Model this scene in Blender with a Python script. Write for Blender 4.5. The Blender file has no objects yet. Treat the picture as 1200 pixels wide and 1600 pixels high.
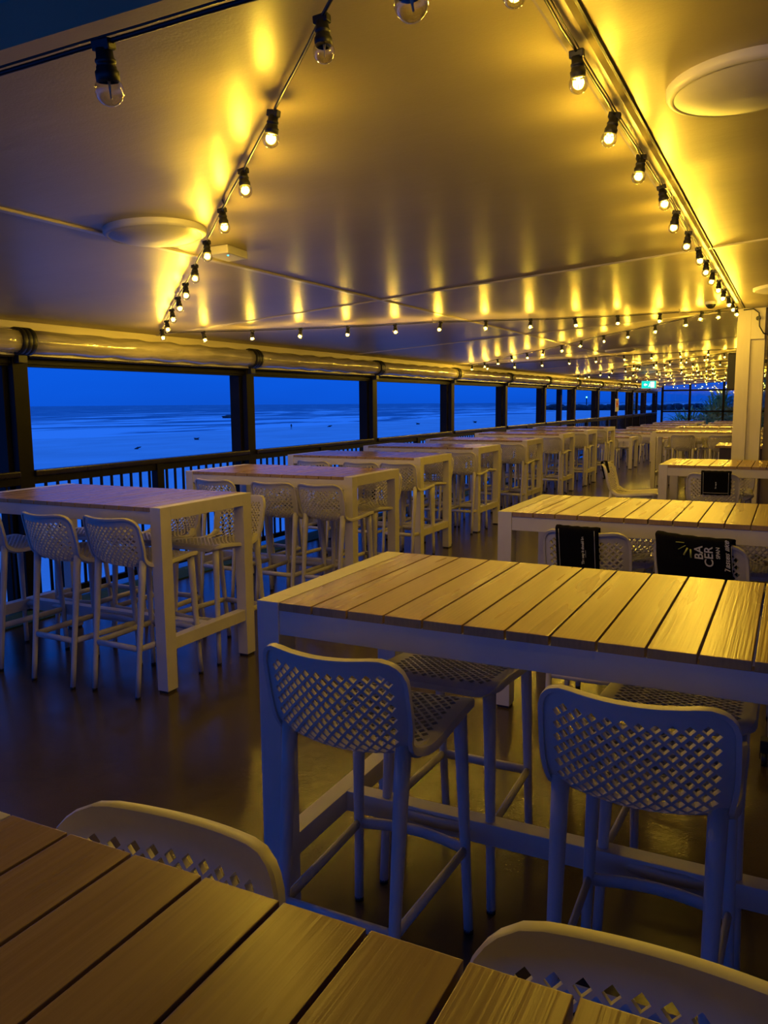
import bpy, bmesh, math, random
from mathutils import Vector, Matrix
random.seed(7)
S = bpy.context.scene
COL = S.collection

# ------------------------------------------------------------------ camera
FPX, PITCH, ROLL, YAW, CAMH = 1262.9, 0.1346871, 0.00803864, 0.46725191, 1.61
cd = bpy.data.cameras.new('camera'); cam = bpy.data.objects.new('camera', cd); COL.objects.link(cam)
cd.sensor_fit = 'VERTICAL'; cd.sensor_height = 24.0; cd.sensor_width = 18.0
cd.lens = 24.0 * FPX / 1600.0
cd.clip_start = 0.02; cd.clip_end = 6000
fw = Vector((-math.sin(YAW) * math.cos(PITCH), math.cos(YAW) * math.cos(PITCH), -math.sin(PITCH)))
rt = Vector((math.cos(YAW), math.sin(YAW), 0)); dn = fw.cross(rt)
cx = math.cos(ROLL) * rt + math.sin(ROLL) * dn
cdn = -math.sin(ROLL) * rt + math.cos(ROLL) * dn
m = Matrix((cx, -cdn, -fw)).transposed().to_4x4(); m.translation = Vector((0, 0, CAMH))
cam.matrix_world = m
S.camera = cam

# ------------------------------------------------------------------ exposure and view
S.view_settings.view_transform = 'Standard'; S.view_settings.look = 'None'
S.view_settings.exposure = 0.0; S.view_settings.gamma = 1.0; S.view_settings.use_curve_mapping = False
S.cycles.use_denoising = True
S.cycles.max_bounces = 6; S.cycles.diffuse_bounces = 3; S.cycles.glossy_bounces = 3
S.cycles.transmission_bounces = 4; S.cycles.transparent_max_bounces = 12
S.cycles.sample_clamp_indirect = 4.0
S.cycles.caustics_reflective = False; S.cycles.caustics_refractive = False
BULB_W = 5.6          # watts of each lit festoon bulb
BULB_C = (1.0, 0.62, 0.05)

# ------------------------------------------------------------------ dusk sky
w = bpy.data.worlds.new('dusk_sky'); S.world = w; w.use_nodes = True
nt = w.node_tree; nt.nodes.clear()
tc = nt.nodes.new('ShaderNodeTexCoord'); sx = nt.nodes.new('ShaderNodeSeparateXYZ')
mr = nt.nodes.new('ShaderNodeMapRange'); mr.inputs['From Min'].default_value = -0.02; mr.inputs['From Max'].default_value = 1
rp = nt.nodes.new('ShaderNodeValToRGB')
nz = nt.nodes.new('ShaderNodeTexNoise'); mpn = nt.nodes.new('ShaderNodeMapping'); mpn.inputs['Scale'].default_value = (2, 2, 9)
nz.inputs['Scale'].default_value = 1.6; nz.inputs['Detail'].default_value = 3
ad = nt.nodes.new('ShaderNodeMath'); ad.operation = 'MULTIPLY_ADD'; ad.inputs[1].default_value = 0.10; ad.inputs[2].default_value = -0.05
a2 = nt.nodes.new('ShaderNodeMath'); a2.operation = 'ADD'
bg = nt.nodes.new('ShaderNodeBackground'); ow = nt.nodes.new('ShaderNodeOutputWorld')
e = rp.color_ramp.elements
e[0].position = 0.0; e[0].color = (0.0035, 0.078, 0.60, 1)
e[1].position = 1.0; e[1].color = (0.030, 0.21, 1.15, 1)
for p, c in ((0.05, (0.003, 0.098, 0.74, 1)), (0.16, (0.006, 0.125, 0.86, 1)), (0.45, (0.014, 0.155, 0.95, 1))):
    q = e.new(p); q.color = c
L = nt.links.new
L(tc.outputs['Generated'], sx.inputs[0]); L(sx.outputs['Z'], mr.inputs['Value']); L(tc.outputs['Generated'], mpn.inputs[0])
L(mpn.outputs[0], nz.inputs['Vector']); L(nz.outputs['Fac'], ad.inputs[0]); L(mr.outputs[0], a2.inputs[0]); L(ad.outputs[0], a2.inputs[1])
L(a2.outputs[0], rp.inputs[0]); L(rp.outputs[0], bg.inputs[0]); L(bg.outputs[0], ow.inputs[0])
bg.inputs['Strength'].default_value = 1.0

# ------------------------------------------------------------------ materials
def mat(name, col, rough=0.5, metal=0.0, spec=0.5, **kw):
    M = bpy.data.materials.new(name); M.use_nodes = True
    b = M.node_tree.nodes['Principled BSDF']
    b.inputs['Base Color'].default_value = (*col, 1); b.inputs['Roughness'].default_value = rough
    b.inputs['Metallic'].default_value = metal; b.inputs['Specular IOR Level'].default_value = spec
    if 'coat' in kw: b.inputs['Coat Weight'].default_value = kw['coat']; b.inputs['Coat Roughness'].default_value = 0.1
    return M
def nodes(M): return M.node_tree, M.node_tree.nodes, M.node_tree.links.new, M.node_tree.nodes['Principled BSDF']
def noise_mat(name, c1, c2, scale, rough=0.5, bump=0.0, stretch=(1, 1, 1), detail=4, bscale=None, rvar=0.0, metal=0.0, spec=0.5, dist=0.002, world=False):
    M = mat(name, c1, rough, metal, spec); t, n, l, b = nodes(M)
    tcn = n.new('ShaderNodeTexCoord'); mp = n.new('ShaderNodeMapping'); mp.inputs['Scale'].default_value = stretch
    l(tcn.outputs['Object'], mp.inputs[0])
    z = n.new('ShaderNodeTexNoise'); z.inputs['Scale'].default_value = scale; z.inputs['Detail'].default_value = detail
    l(mp.outputs[0], z.inputs['Vector'])
    r = n.new('ShaderNodeValToRGB'); r.color_ramp.elements[0].color = (*c1, 1); r.color_ramp.elements[1].color = (*c2, 1)
    r.color_ramp.elements[0].position = 0.3; r.color_ramp.elements[1].position = 0.7
    l(z.outputs['Fac'], r.inputs[0]); l(r.outputs[0], b.inputs['Base Color'])
    if rvar:
        k = n.new('ShaderNodeMapRange'); k.inputs['To Min'].default_value = rough - rvar; k.inputs['To Max'].default_value = rough + rvar
        l(z.outputs['Fac'], k.inputs['Value']); l(k.outputs[0], b.inputs['Roughness'])
    if bump:
        z2 = n.new('ShaderNodeTexNoise'); z2.inputs['Scale'].default_value = bscale or scale * 4; z2.inputs['Detail'].default_value = 3
        l(mp.outputs[0], z2.inputs['Vector'])
        bn = n.new('ShaderNodeBump'); bn.inputs['Strength'].default_value = bump; bn.inputs['Distance'].default_value = dist
        l(z2.outputs['Fac'], bn.inputs['Height']); l(bn.outputs[0], b.inputs['Normal'])
    return M
M_white = noise_mat('white_powder_coat', (0.66, 0.62, 0.55), (0.72, 0.68, 0.61), 9, 0.42, 0.05, bscale=300, dist=0.0005)
M_plast = noise_mat('white_moulded_plastic', (0.60, 0.57, 0.52), (0.66, 0.62, 0.57), 14, 0.42, 0.08, bscale=500, dist=0.0004)
M_black = mat('black_rubber', (0.012, 0.012, 0.012), 0.45)
M_dark = noise_mat('dark_bronze_metal', (0.006, 0.005, 0.004), (0.010, 0.008, 0.006), 8, 0.5, 0.05, bscale=60, spec=0.12)
M_rail = noise_mat('dark_polished_rail', (0.012, 0.009, 0.006), (0.02, 0.014, 0.010), 8, 0.25, 0.05, bscale=40, spec=0.35)
M_timber = noise_mat('cream_painted_timber', (0.62, 0.55, 0.40), (0.74, 0.66, 0.50), 3, 0.45, 0.25, stretch=(8, 0.6, 8), bscale=14, dist=0.003)
M_column = noise_mat('cream_painted_column', (0.66, 0.60, 0.47), (0.74, 0.68, 0.54), 4, 0.5, 0.2, stretch=(3, 3, 0.6), bscale=30, dist=0.002)
M_wallr = noise_mat('taupe_wall_paint', (0.30, 0.25, 0.18), (0.36, 0.30, 0.22), 2, 0.6, 0.1)
M_towel = None
M_print = mat('pale_print', (0.75, 0.72, 0.62), 0.7)
M_ygreen = mat('yellow_green_print', (0.62, 0.66, 0.12), 0.7)
M_steel = mat('brushed_steel', (0.35, 0.33, 0.30), 0.3, 1.0)
M_paper = mat('white_paper', (0.7, 0.7, 0.7), 0.7)
M_red = mat('red_print', (0.55, 0.03, 0.02), 0.6)

# composite tabletop boards: grain ridges run along each board
def board_material():
    M = mat('composite_boards', (0.3, 0.2, 0.12), 0.32, 0, 0.38); t, n, l, b = nodes(M)
    tcn = n.new('ShaderNodeTexCoord')
    mp = n.new('ShaderNodeMapping'); mp.inputs['Scale'].default_value = (150, 2.2, 40); l(tcn.outputs['Object'], mp.inputs[0])
    z = n.new('ShaderNodeTexNoise'); z.inputs['Scale'].default_value = 1.0; z.inputs['Detail'].default_value = 3; z.inputs['Roughness'].default_value = 0.5
    l(mp.outputs[0], z.inputs['Vector'])
    mp2 = n.new('ShaderNodeMapping'); mp2.inputs['Scale'].default_value = (8.9286, 0.8, 1); l(tcn.outputs['Object'], mp2.inputs[0])
    z2 = n.new('ShaderNodeTexNoise'); z2.inputs['Scale'].default_value = 1.3; z2.inputs['Detail'].default_value = 2
    l(mp2.outputs[0], z2.inputs['Vector'])
    mx = n.new('ShaderNodeMath'); mx.operation = 'MULTIPLY_ADD'; mx.inputs[1].default_value = 0.6
    l(z.outputs['Fac'], mx.inputs[0]); 
    m3 = n.new('ShaderNodeMath'); m3.operation = 'MULTIPLY'; m3.inputs[1].default_value = 0.4; l(z2.outputs['Fac'], m3.inputs[0]); l(m3.outputs[0], mx.inputs[2])
    r = n.new('ShaderNodeValToRGB'); r.color_ramp.elements[0].position = 0.2; r.color_ramp.elements[1].position = 0.78
    r.color_ramp.elements[0].color = (0.27, 0.17, 0.070, 1); r.color_ramp.elements[1].color = (0.46, 0.31, 0.13, 1)
    l(mx.outputs[0], r.inputs[0]); l(r.outputs[0], b.inputs['Base Color'])
    k = n.new('ShaderNodeMapRange'); k.inputs['To Min'].default_value = 0.20; k.inputs['To Max'].default_value = 0.38
    l(z2.outputs['Fac'], k.inputs['Value']); l(k.outputs[0], b.inputs['Roughness'])
    bn = n.new('ShaderNodeBump'); bn.inputs['Strength'].default_value = 0.6; bn.inputs['Distance'].default_value = 0.0012
    l(z.outputs['Fac'], bn.inputs['Height']); l(bn.outputs[0], b.inputs['Normal'])
    return M
M_board = board_material()

def floor_material():
    M = mat('polished_floor', (0.1, 0.07, 0.04), 0.2, 0, 0.5); t, n, l, b = nodes(M)
    tcn = n.new('ShaderNodeTexCoord')
    z = n.new('ShaderNodeTexNoise'); z.inputs['Scale'].default_value = 0.8; z.inputs['Detail'].default_value = 6; z.inputs['Roughness'].default_value = 0.65
    l(tcn.outputs['Object'], z.inputs['Vector'])
    r = n.new('ShaderNodeValToRGB'); r.color_ramp.elements[0].position = 0.3; r.color_ramp.elements[1].position = 0.7
    r.color_ramp.elements[0].color = (0.038, 0.027, 0.016, 1); r.color_ramp.elements[1].color = (0.085, 0.060, 0.034, 1)
    l(z.outputs['Fac'], r.inputs[0]); l(r.outputs[0], b.inputs['Base Color'])
    k = n.new('ShaderNodeMapRange'); k.inputs['To Min'].default_value = 0.08; k.inputs['To Max'].default_value = 0.24
    l(z.outputs['Fac'], k.inputs['Value']); l(k.outputs[0], b.inputs['Roughness'])
    v = n.new('ShaderNodeTexNoise'); v.inputs['Scale'].default_value = 220; v.inputs['Detail'].default_value = 1
    l(tcn.outputs['Object'], v.inputs['Vector'])
    bn = n.new('ShaderNodeBump'); bn.inputs['Strength'].default_value = 0.6; bn.inputs['Distance'].default_value = 0.0007
    l(v.outputs['Fac'], bn.inputs['Height']); l(bn.outputs[0], b.inputs['Normal'])
    return M
M_floor = floor_material()

def ceiling_material():
    M = mat('gloss_painted_sheets', (0.5, 0.45, 0.36), 0.3, 0, 0.5); t, n, l, b = nodes(M)
    tcn = n.new('ShaderNodeTexCoord')
    z = n.new('ShaderNodeTexNoise'); z.inputs['Scale'].default_value = 1.2; z.inputs['Detail'].default_value = 5
    l(tcn.outputs['Object'], z.inputs['Vector'])
    r = n.new('ShaderNodeValToRGB'); r.color_ramp.elements[0].position = 0.3; r.color_ramp.elements[1].position = 0.7
    r.color_ramp.elements[0].color = (0.39, 0.33, 0.19, 1); r.color_ramp.elements[1].color = (0.47, 0.40, 0.24, 1)
    l(z.outputs['Fac'], r.inputs[0]); l(r.outputs[0], b.inputs['Base Color'])
    b.inputs['Roughness'].default_value = 0.35; b.inputs['Specular IOR Level'].default_value = 0.30
    mp = n.new('ShaderNodeMapping'); mp.inputs['Scale'].default_value = (1.0, 2.6, 1); l(tcn.outputs['Object'], mp.inputs[0])
    v = n.new('ShaderNodeTexNoise'); v.inputs['Scale'].default_value = 3.5; v.inputs['Detail'].default_value = 3
    l(mp.outputs[0], v.inputs['Vector'])
    g = n.new('ShaderNodeTexNoise'); g.inputs['Scale'].default_value = 130; g.inputs['Detail'].default_value = 2
    l(tcn.outputs['Object'], g.inputs['Vector'])
    bn = n.new('ShaderNodeBump'); bn.inputs['Strength'].default_value = 0.35; bn.inputs['Distance'].default_value = 0.005
    l(v.outputs['Fac'], bn.inputs['Height'])
    b2 = n.new('ShaderNodeBump'); b2.inputs['Strength'].default_value = 0.35; b2.inputs['Distance'].default_value = 0.001
    l(g.outputs['Fac'], b2.inputs['Height']); l(bn.outputs[0], b2.inputs['Normal']); l(b2.outputs[0], b.inputs['Normal'])
    return M
M_ceil = ceiling_material()

def thin_glass(name, tint, refl, rough):
    M = bpy.data.materials.new(name); M.use_nodes = True; t = M.node_tree; t.nodes.clear(); n = t.nodes; l = t.links.new
    o = n.new('ShaderNodeOutputMaterial'); mx = n.new('ShaderNodeMixShader'); tr = n.new('ShaderNodeBsdfTransparent'); gl = n.new('ShaderNodeBsdfGlossy')
    lw = n.new('ShaderNodeLayerWeight'); lw.inputs['Blend'].default_value = 0.35
    k = n.new('ShaderNodeMapRange'); k.inputs['To Min'].default_value = refl; k.inputs['To Max'].default_value = 0.75
    tr.inputs[0].default_value = (*tint, 1); gl.inputs['Roughness'].default_value = rough
    l(lw.outputs['Facing'], k.inputs['Value']); l(k.outputs[0], mx.inputs[0]); l(tr.outputs[0], mx.inputs[1]); l(gl.outputs[0], mx.inputs[2]); l(mx.outputs[0], o.inputs[0])
    return M
M_bulb = thin_glass('clear_bulb_glass', (0.97, 0.95, 0.9), 0.04, 0.03)
M_pane = thin_glass('window_glass', (0.92, 0.95, 0.96), 0.05, 0.02)

def emit(name, col, s):
    M = bpy.data.materials.new(name); M.use_nodes = True; t = M.node_tree; t.nodes.clear()
    o = t.nodes.new('ShaderNodeOutputMaterial'); em = t.nodes.new('ShaderNodeEmission'); em.inputs[0].default_value = (*col, 1); em.inputs[1].default_value = s
    t.links.new(em.outputs[0], o.inputs[0]); return M
M_fil = emit('glowing_filament', (1.0, 0.74, 0.25), 12.0)
M_filoff = mat('unlit_filament', (0.5, 0.42, 0.3), 0.4)
M_exit = emit('exit_sign_face', (0.01, 0.75, 0.62), 1.1)
M_exitw = emit('exit_sign_symbol', (0.75, 1.0, 0.95), 1.3)
M_led = emit('cyan_indicator', (0.1, 0.9, 1.0), 2.0)
M_beacon = emit('green_beacon', (0.15, 1.0, 0.7), 5.0)

def blind_material():
    M = mat('clear_vinyl_roll', (0.42, 0.37, 0.28), 0.18, 0, 0.6); t, n, l, b = nodes(M)
    b.inputs['Transmission Weight'].default_value = 0.0; b.inputs['Coat Weight'].default_value = 0.7; b.inputs['Coat Roughness'].default_value = 0.08
    tcn = n.new('ShaderNodeTexCoord'); mp = n.new('ShaderNodeMapping'); mp.inputs['Scale'].default_value = (14, 1.4, 14); l(tcn.outputs['Object'], mp.inputs[0])
    z = n.new('ShaderNodeTexNoise'); z.inputs['Scale'].default_value = 1.6; z.inputs['Detail'].default_value = 3; l(mp.outputs[0], z.inputs['Vector'])
    r = n.new('ShaderNodeValToRGB'); r.color_ramp.elements[0].position = 0.35; r.color_ramp.elements[1].position = 0.65
    r.color_ramp.elements[0].color = (0.30, 0.27, 0.22, 1); r.color_ramp.elements[1].color = (0.52, 0.46, 0.36, 1)
    l(z.outputs['Fac'], r.inputs[0]); l(r.outputs[0], b.inputs['Base Color'])
    bn = n.new('ShaderNodeBump'); bn.inputs['Strength'].default_value = 0.5; bn.inputs['Distance'].default_value = 0.012
    l(z.outputs['Fac'], bn.inputs['Height']); l(bn.outputs[0], b.inputs['Normal'])
    return M
M_blind = blind_material()
def flap_material():
    M = bpy.data.materials.new('clear_vinyl_flap'); M.use_nodes = True; t = M.node_tree; n = t.nodes; l = t.links.new
    b = n['Principled BSDF']; b.inputs['Base Color'].default_value = (0.6, 0.58, 0.55, 1); b.inputs['Roughness'].default_value = 0.2
    o = n['Material Output']; tr = n.new('ShaderNodeBsdfTransparent'); mx = n.new('ShaderNodeMixShader'); mx.inputs[0].default_value = 0.6
    l(tr.outputs[0], mx.inputs[1]); l(b.outputs[0], mx.inputs[2]); l(mx.outputs[0], o.inputs[0]); return M
M_flap = flap_material()

def towel_material():
    M = mat('black_waffle_towel', (0.008, 0.008, 0.010), 0.95, 0, 0.1); t, n, l, b = nodes(M)
    tcn = n.new('ShaderNodeTexCoord'); mp = n.new('ShaderNodeMapping'); mp.inputs['Scale'].default_value = (1, 1, 1); l(tcn.outputs['UV'], mp.inputs[0])
    c = n.new('ShaderNodeTexBrick'); c.offset = 0.0; c.inputs['Scale'].default_value = 1.0
    c.inputs['Brick Width'].default_value = 0.008; c.inputs['Row Height'].default_value = 0.008; c.inputs['Mortar Size'].default_value = 0.0015; c.inputs['Mortar Smooth'].default_value = 1
    l(mp.outputs[0], c.inputs['Vector'])
    bn = n.new('ShaderNodeBump'); bn.inputs['Strength'].default_value = 1.0; bn.inputs['Distance'].default_value = 0.002
    l(c.outputs['Fac'], bn.inputs['Height']); l(bn.outputs[0], b.inputs['Normal']); return M
M_towel = towel_material()

# ------------------------------------------------------------------ mesh helpers
def tagp(o, label=None, cat=None, group=None, kind=None):
    if label: o['label'] = label
    if cat: o['category'] = cat
    if group: o['group'] = group
    if kind: o['kind'] = kind
    return o
def link(name, me, parent=None, loc=None):
    o = bpy.data.objects.new(name, me); COL.objects.link(o)
    if parent is not None: o.parent = parent
    if loc is not None: o.location = loc
    return o
def empty(name, loc=(0, 0, 0), rz=0.0):
    o = bpy.data.objects.new(name, None); COL.objects.link(o); o.location = loc; o.rotation_euler = (0, 0, rz); o.empty_display_size = 0.1
    return o
def copy_tree(o, parent=None):
    c = o.copy(); COL.objects.link(c); c.parent = parent
    for ch in list(o.children): copy_tree(ch, c)
    return c
class MB:
    def __init__(s): s.v = []; s.f = []; s.sm = []
    def add(s, vs, fs, smooth=False):
        b = len(s.v); s.v += [tuple(p) for p in vs]; s.f += [tuple(i + b for i in f) for f in fs]; s.sm += [smooth] * len(fs); return s
    def box(s, x0, x1, y0, y1, z0, z1, c=0.0):
        if c <= 0:
            vs = [(x, y, z) for x in (x0, x1) for y in (y0, y1) for z in (z0, z1)]
            fs = [(0, 1, 3, 2), (4, 6, 7, 5), (0, 4, 5, 1), (2, 3, 7, 6), (0, 2, 6, 4), (1, 5, 7, 3)]
            return s.add(vs, fs)
        bm = bmesh.new(); bmesh.ops.create_cube(bm, size=1.0)
        for v in bm.verts: v.co = Vector(((x0 + x1) / 2 + v.co.x * (x1 - x0), (y0 + y1) / 2 + v.co.y * (y1 - y0), (z0 + z1) / 2 + v.co.z * (z1 - z0)))
        bmesh.ops.bevel(bm, geom=bm.edges[:], offset=c, segments=2, affect='EDGES', profile=0.6)
        bm.verts.index_update()
        s.add([v.co[:] for v in bm.verts], [[v.index for v in f.verts] for f in bm.faces]); bm.free(); return s
    def tube(s, pts, r, n=10, flat=1.0, cap=True, smooth=True):
        pts = [Vector(p) for p in pts]; rs = r if isinstance(r, (list, tuple)) else [r] * len(pts); vs = []; fs = []
        up = None
        for i, p in enumerate(pts):
            t = (pts[min(i + 1, len(pts) - 1)] - pts[max(i - 1, 0)]).normalized()
            if up is None: up = Vector((0, 0, 1)) if abs(t.z) < 0.8 else Vector((0, 1, 0))
            a = t.cross(up).normalized(); b = a.cross(t).normalized()
            if abs(t.z) < 0.8 or True: up = b
            for k in range(n):
                th = 2 * math.pi * k / n
                vs.append(p + a * (math.cos(th) * rs[i]) + b * (math.sin(th) * rs[i] * flat))
        for i in range(len(pts) - 1):
            for k in range(n):
                q = (k + 1) % n; fs.append((i * n + k, i * n + q, (i + 1) * n + q, (i + 1) * n + k))
        s.add(vs, fs, smooth)
        if cap:
            b = len(s.v) - len(vs); s.f += [tuple(b + k for k in range(n))[::-1], tuple(b + (len(pts) - 1) * n + k for k in range(n))]; s.sm += [False, False]
        return s
    def lathe(s, prof, n=16, smooth=True, c=(0, 0, 0)):
        vs = []; fs = []
        for (r, z) in prof:
            for k in range(n):
                th = 2 * math.pi * k / n; vs.append((c[0] + r * math.cos(th), c[1] + r * math.sin(th), c[2] + z))
        for i in range(len(prof) - 1):
            for k in range(n):
                q = (k + 1) % n; fs.append((i * n + k, i * n + q, (i + 1) * n + q, (i + 1) * n + k))
        return s.add(vs, fs, smooth)
    def mesh(s, name, material):
        me = bpy.data.meshes.new(name); me.from_pydata(s.v, [], s.f); me.polygons.foreach_set('use_smooth', s.sm)
        me.materials.append(material); bm = bmesh.new(); bm.from_mesh(me); bmesh.ops.recalc_face_normals(bm, faces=bm.faces[:]); bm.to_mesh(me); bm.free()
        me.update(); return me
    def build(s, name, material, parent=None, loc=None): return link(name, s.mesh(name, material), parent, loc)

def struct(name, mb, material, label=None, parent=None):
    o = mb.build(name, material, parent)
    if parent is None: o['kind'] = 'structure'
    if label: o['label'] = label
    return o

# ceiling plane
CS, CC = 0.0543, 2.526
def cz(x): return CC + CS * x
RX = -5.27           # line of the railing
YEND = 38.0

# ------------------------------------------------------------------ the deck shell
struct('floor', MB().box(-5.6, 6.0, -4.0, YEND + 0.2, -0.25, 0.0), M_floor, 'glossy dark brown polished deck floor')
o = struct('trim_1', MB().box(RX - 0.05, RX + 0.28, -4.0, YEND, 0.0, 0.012), noise_mat('green_turf', (0.01, 0.045, 0.02), (0.02, 0.08, 0.035), 60, 0.9, 0.5), 'dark green turf strip along the foot of the railing')
def ceil_slab():
    mb = MB(); xa, xb = -5.42, 6.0
    def ye(x): return 1.403 + (x + 1.705) * 0.079
    vs = []
    for z in (0, 0.10):
        vs += [(xa, ye(xa), cz(xa) + z), (xb, ye(xb), cz(xb) + z), (xb, YEND + 0.3, cz(xb) + z), (xa, YEND + 0.3, cz(xa) + z)]
    return mb.add(vs, [(0, 3, 2, 1), (4, 5, 6, 7), (0, 1, 5, 4), (1, 2, 6, 5), (2, 3, 7, 6), (3, 0, 4, 7)])
struct('ceiling', ceil_slab(), M_ceil, 'glossy cream ceiling of painted sheets')
M_seam = noise_mat('cream_batten', (0.60, 0.54, 0.42), (0.68, 0.61, 0.48), 10, 0.35)
def batten(name, p0, p1, wd, th, material=None, label=None):
    (x0, y0), (x1, y1) = p0, p1; d = Vector((x1 - x0, y1 - y0, 0)); nrm = Vector((-d.y, d.x, 0)).normalized() * wd / 2
    vs = []
    for dz in (0.0, -th):
        for (x, y, sgn) in ((x0, y0, 1), (x1, y1, 1), (x1, y1, -1), (x0, y0, -1)):
            px, py = x + nrm.x * sgn, y + nrm.y * sgn
            if dz: px -= nrm.x * sgn * 0.35; py -= nrm.y * sgn * 0.35
            vs.append((px, py, cz(px) + dz + 0.002 * (dz == 0)))
    mb = MB().add(vs, [(0, 1, 2, 3), (7, 6, 5, 4), (0, 4, 5, 1), (1, 5, 6, 2), (2, 6, 7, 3), (3, 7, 4, 0)])
    return struct(name, mb, material or M_seam, label)
batten('trim_2', (-2.815, 1.35), (-2.815, YEND), 0.05, 0.008, label='cream cover strip running along the ceiling')
batten('trim_3', (-5.3, 5.85), (5.5, 4.55), 0.045, 0.008, label='cream cover strip crossing the ceiling near the camera')
for i, yy in enumerate((9.5, 13.1, 16.7, 20.3, 23.9, 27.5, 31.1, 34.7)):
    batten('trim_%d' % (i + 4), (-5.3, yy), (5.5, yy - 1.2), 0.045, 0.008, label='cream cover strip crossing the ceiling, %s from the camera' % ('second third fourth fifth sixth seventh eighth ninth'.split()[i]))
batten('trim_20', (-0.481, 1.6), (-0.481, 8.8), 0.010, 0.010, M_dark, label='dark shadow gap strip beside the right hand light string')
batten('trim_12', (-0.53, 1.6), (-0.53, 8.8), 0.085, 0.010, M_ceil, label='wide cream cover strip beside the right hand light string')
struct('trim_13', MB().box(RX - 0.06, RX + 0.0, -4.0, YEND, 2.175, 2.243, 0.006), M_timber, 'cream timber fascia above the rolled blinds')
struct('wall_left', MB().box(RX - 0.16, RX - 0.06, -4.0, YEND, 1.99, 2.36), M_timber, 'cream lintel above the open bays')
struct('wall_right_skyblock', MB().box(5.6, 5.8, -4.0, YEND, 0, 3.0), M_wallr)  # unseen wall, added to keep blue sky light out from the right
struct('wall_inner', MB().box(-0.27, 5.6, 9.16, 9.36, 0, 2.9), M_wallr, 'taupe building wall beside the cream column')
struct('wall_inner_side', MB().box(-0.27, -0.12, 9.36, 14.5, 0, 2.9), M_wallr)
# awning roof beyond the ceiling's edge, with its joists
M_awn = noise_mat('grey_awning_sheet', (0.16, 0.17, 0.18), (0.2, 0.21, 0.22), 3, 0.6)
struct('ceiling_awning', MB().box(-5.6, 5.8, -6.0, 1.9, 2.84, 2.88), M_awn, 'shaded awning sheet beyond the ceiling edge')  # rear part extended unseen behind the camera to hold back blue sky light
for i, (x0, x1, y0, y1) in enumerate(((-5.6, 5.8, 0.95, 1.05), (-5.6, 5.8, -1.2, -1.1), (-2.6, -2.52, -2.6, 1.4), (0.6, 0.68, -2.6, 1.4))):
    struct('trim_%d' % (14 + i), MB().box(x0, x1, y0, y1, 2.72, 2.84), M_dark, 'dark joist under the awning')

# column
struct('column', MB().box(-0.545, -0.42, 8.9, 9.16, 0, 2.502, 0.004).box(-0.42, -0.29, 8.93, 9.16, 0, 2.502, 0.004), M_column, 'cream boxed column at the corner of the building wall')
# posts, railing bays and blinds down the sea side
post_y = [1.3 - 0 * 2.94 + 0.155] 
POST = [4.395 + 2.933 * k for k in range(-2, 12)]      # far edge of every post
def make_post():
    t = empty('verandah_post')
    MB().box(-0.06, 0.0, -0.135, 0.0, 0.0, 2.0, 0.004).build('blind_track', M_dark, t)
    MB().box(-0.20, -0.075, -0.17, -0.04, -0.3, 2.2, 0.004).build('outer_post', M_dark, t)
    for z in (0.3, 1.3, 1.75): MB().box(-0.08, -0.058, -0.11, -0.06, z, z + 0.05).build('bracket', M_dark, t)
    return t
ORD = ['first', 'second', 'third', 'fourth', 'fifth', 'sixth', 'seventh', 'eighth', 'ninth', 'tenth', 'eleventh', 'twelfth', 'thirteenth', 'fourteenth', 'fifteenth']
post0 = make_post(); pn = 0
for k, y in enumerate(POST):
    o = post0 if k == 0 else copy_tree(post0)
    o.location = (RX, y, 0)
    lab = 'dark verandah post behind the camera position, %s one back' % ('first' if k == 1 else 'second') if k < 2 else 'dark verandah post on the sea side, %s from the left of the picture' % ORD[k - 2]
    tagp(o, lab, 'post', 'verandah posts on the sea side')

def make_rail():
    t = empty('railing')
    Lb = 2.933 - 0.135
    MB().box(-0.05, 0.02, 0, Lb, 1.06, 1.11, 0.012).build('handrail', M_rail, t)
    MB().box(-0.04, 0.0, 0, Lb, 1.0, 1.058, 0.003).build('upper_rail', M_dark, t)
    MB().box(-0.04, 0.0, 0, Lb, 0.07, 0.12, 0.003).build('bottom_rail', M_dark, t)
    MB().box(-0.06, 0.015, Lb / 2 - 0.045, Lb / 2 + 0.045, 0, 1.06, 0.004).build('middle_post', M_dark, t)
    bme = MB().box(-0.009, 0.009, -0.009, 0.009, 0.12, 1.0).mesh('baluster', M_dark)
    n = 24
    for i in range(1, n):
        y = Lb * i / n
        if abs(y - Lb / 2) < 0.06: continue
        link('baluster', bme, t, (-0.02, y, 0))
    return t
def make_blind():
    t = empty('roller_blind')
    Lb = 2.933
    n = 20; pts = [(0, 0.05 + (Lb - 0.1) * i / n, 0) for i in range(n + 1)]
    rs = [0.088 + 0.006 * math.sin(i * 1.9) + 0.004 * math.sin(i * 4.1) for i in range(n + 1)]
    MB().tube(pts, rs, 20).build('vinyl_roll', M_blind, t)
    MB().box(-0.02, -0.014, 0.06, Lb - 0.06, -0.104, -0.05).build('vinyl_flap', M_flap, t)
    MB().tube([(-0.017, 0.05, -0.112), (-0.017, Lb - 0.08, -0.112)], 0.008, 8).build('bottom_bar', M_rail, t)
    st = MB()
    for a in (0.0, 0.042, 0.084): st.tube([(0, -0.075 + a, 0), (0, -0.037 + a, 0)], 0.104, 20)
    st.tube([(0, -0.07, 0), (0, 0.045, 0)], 0.099, 20)
    st.box(-0.06, 0.0, -0.05, 0.03, -0.16, 0.0, 0.004)
    st.build('strap', M_black, t)
    return t
def make_header():
    t = MB().box(-0.12, -0.04, 0, 2.933 - 0.135, 1.905, 1.99, 0.004)
    t.box(-0.05, -0.02, 0, 2.933 - 0.135, 1.925, 1.945)
    return t.mesh('header_rail', M_dark)
rail0 = make_rail(); blind0 = make_blind(); hdr = make_header()
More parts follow.
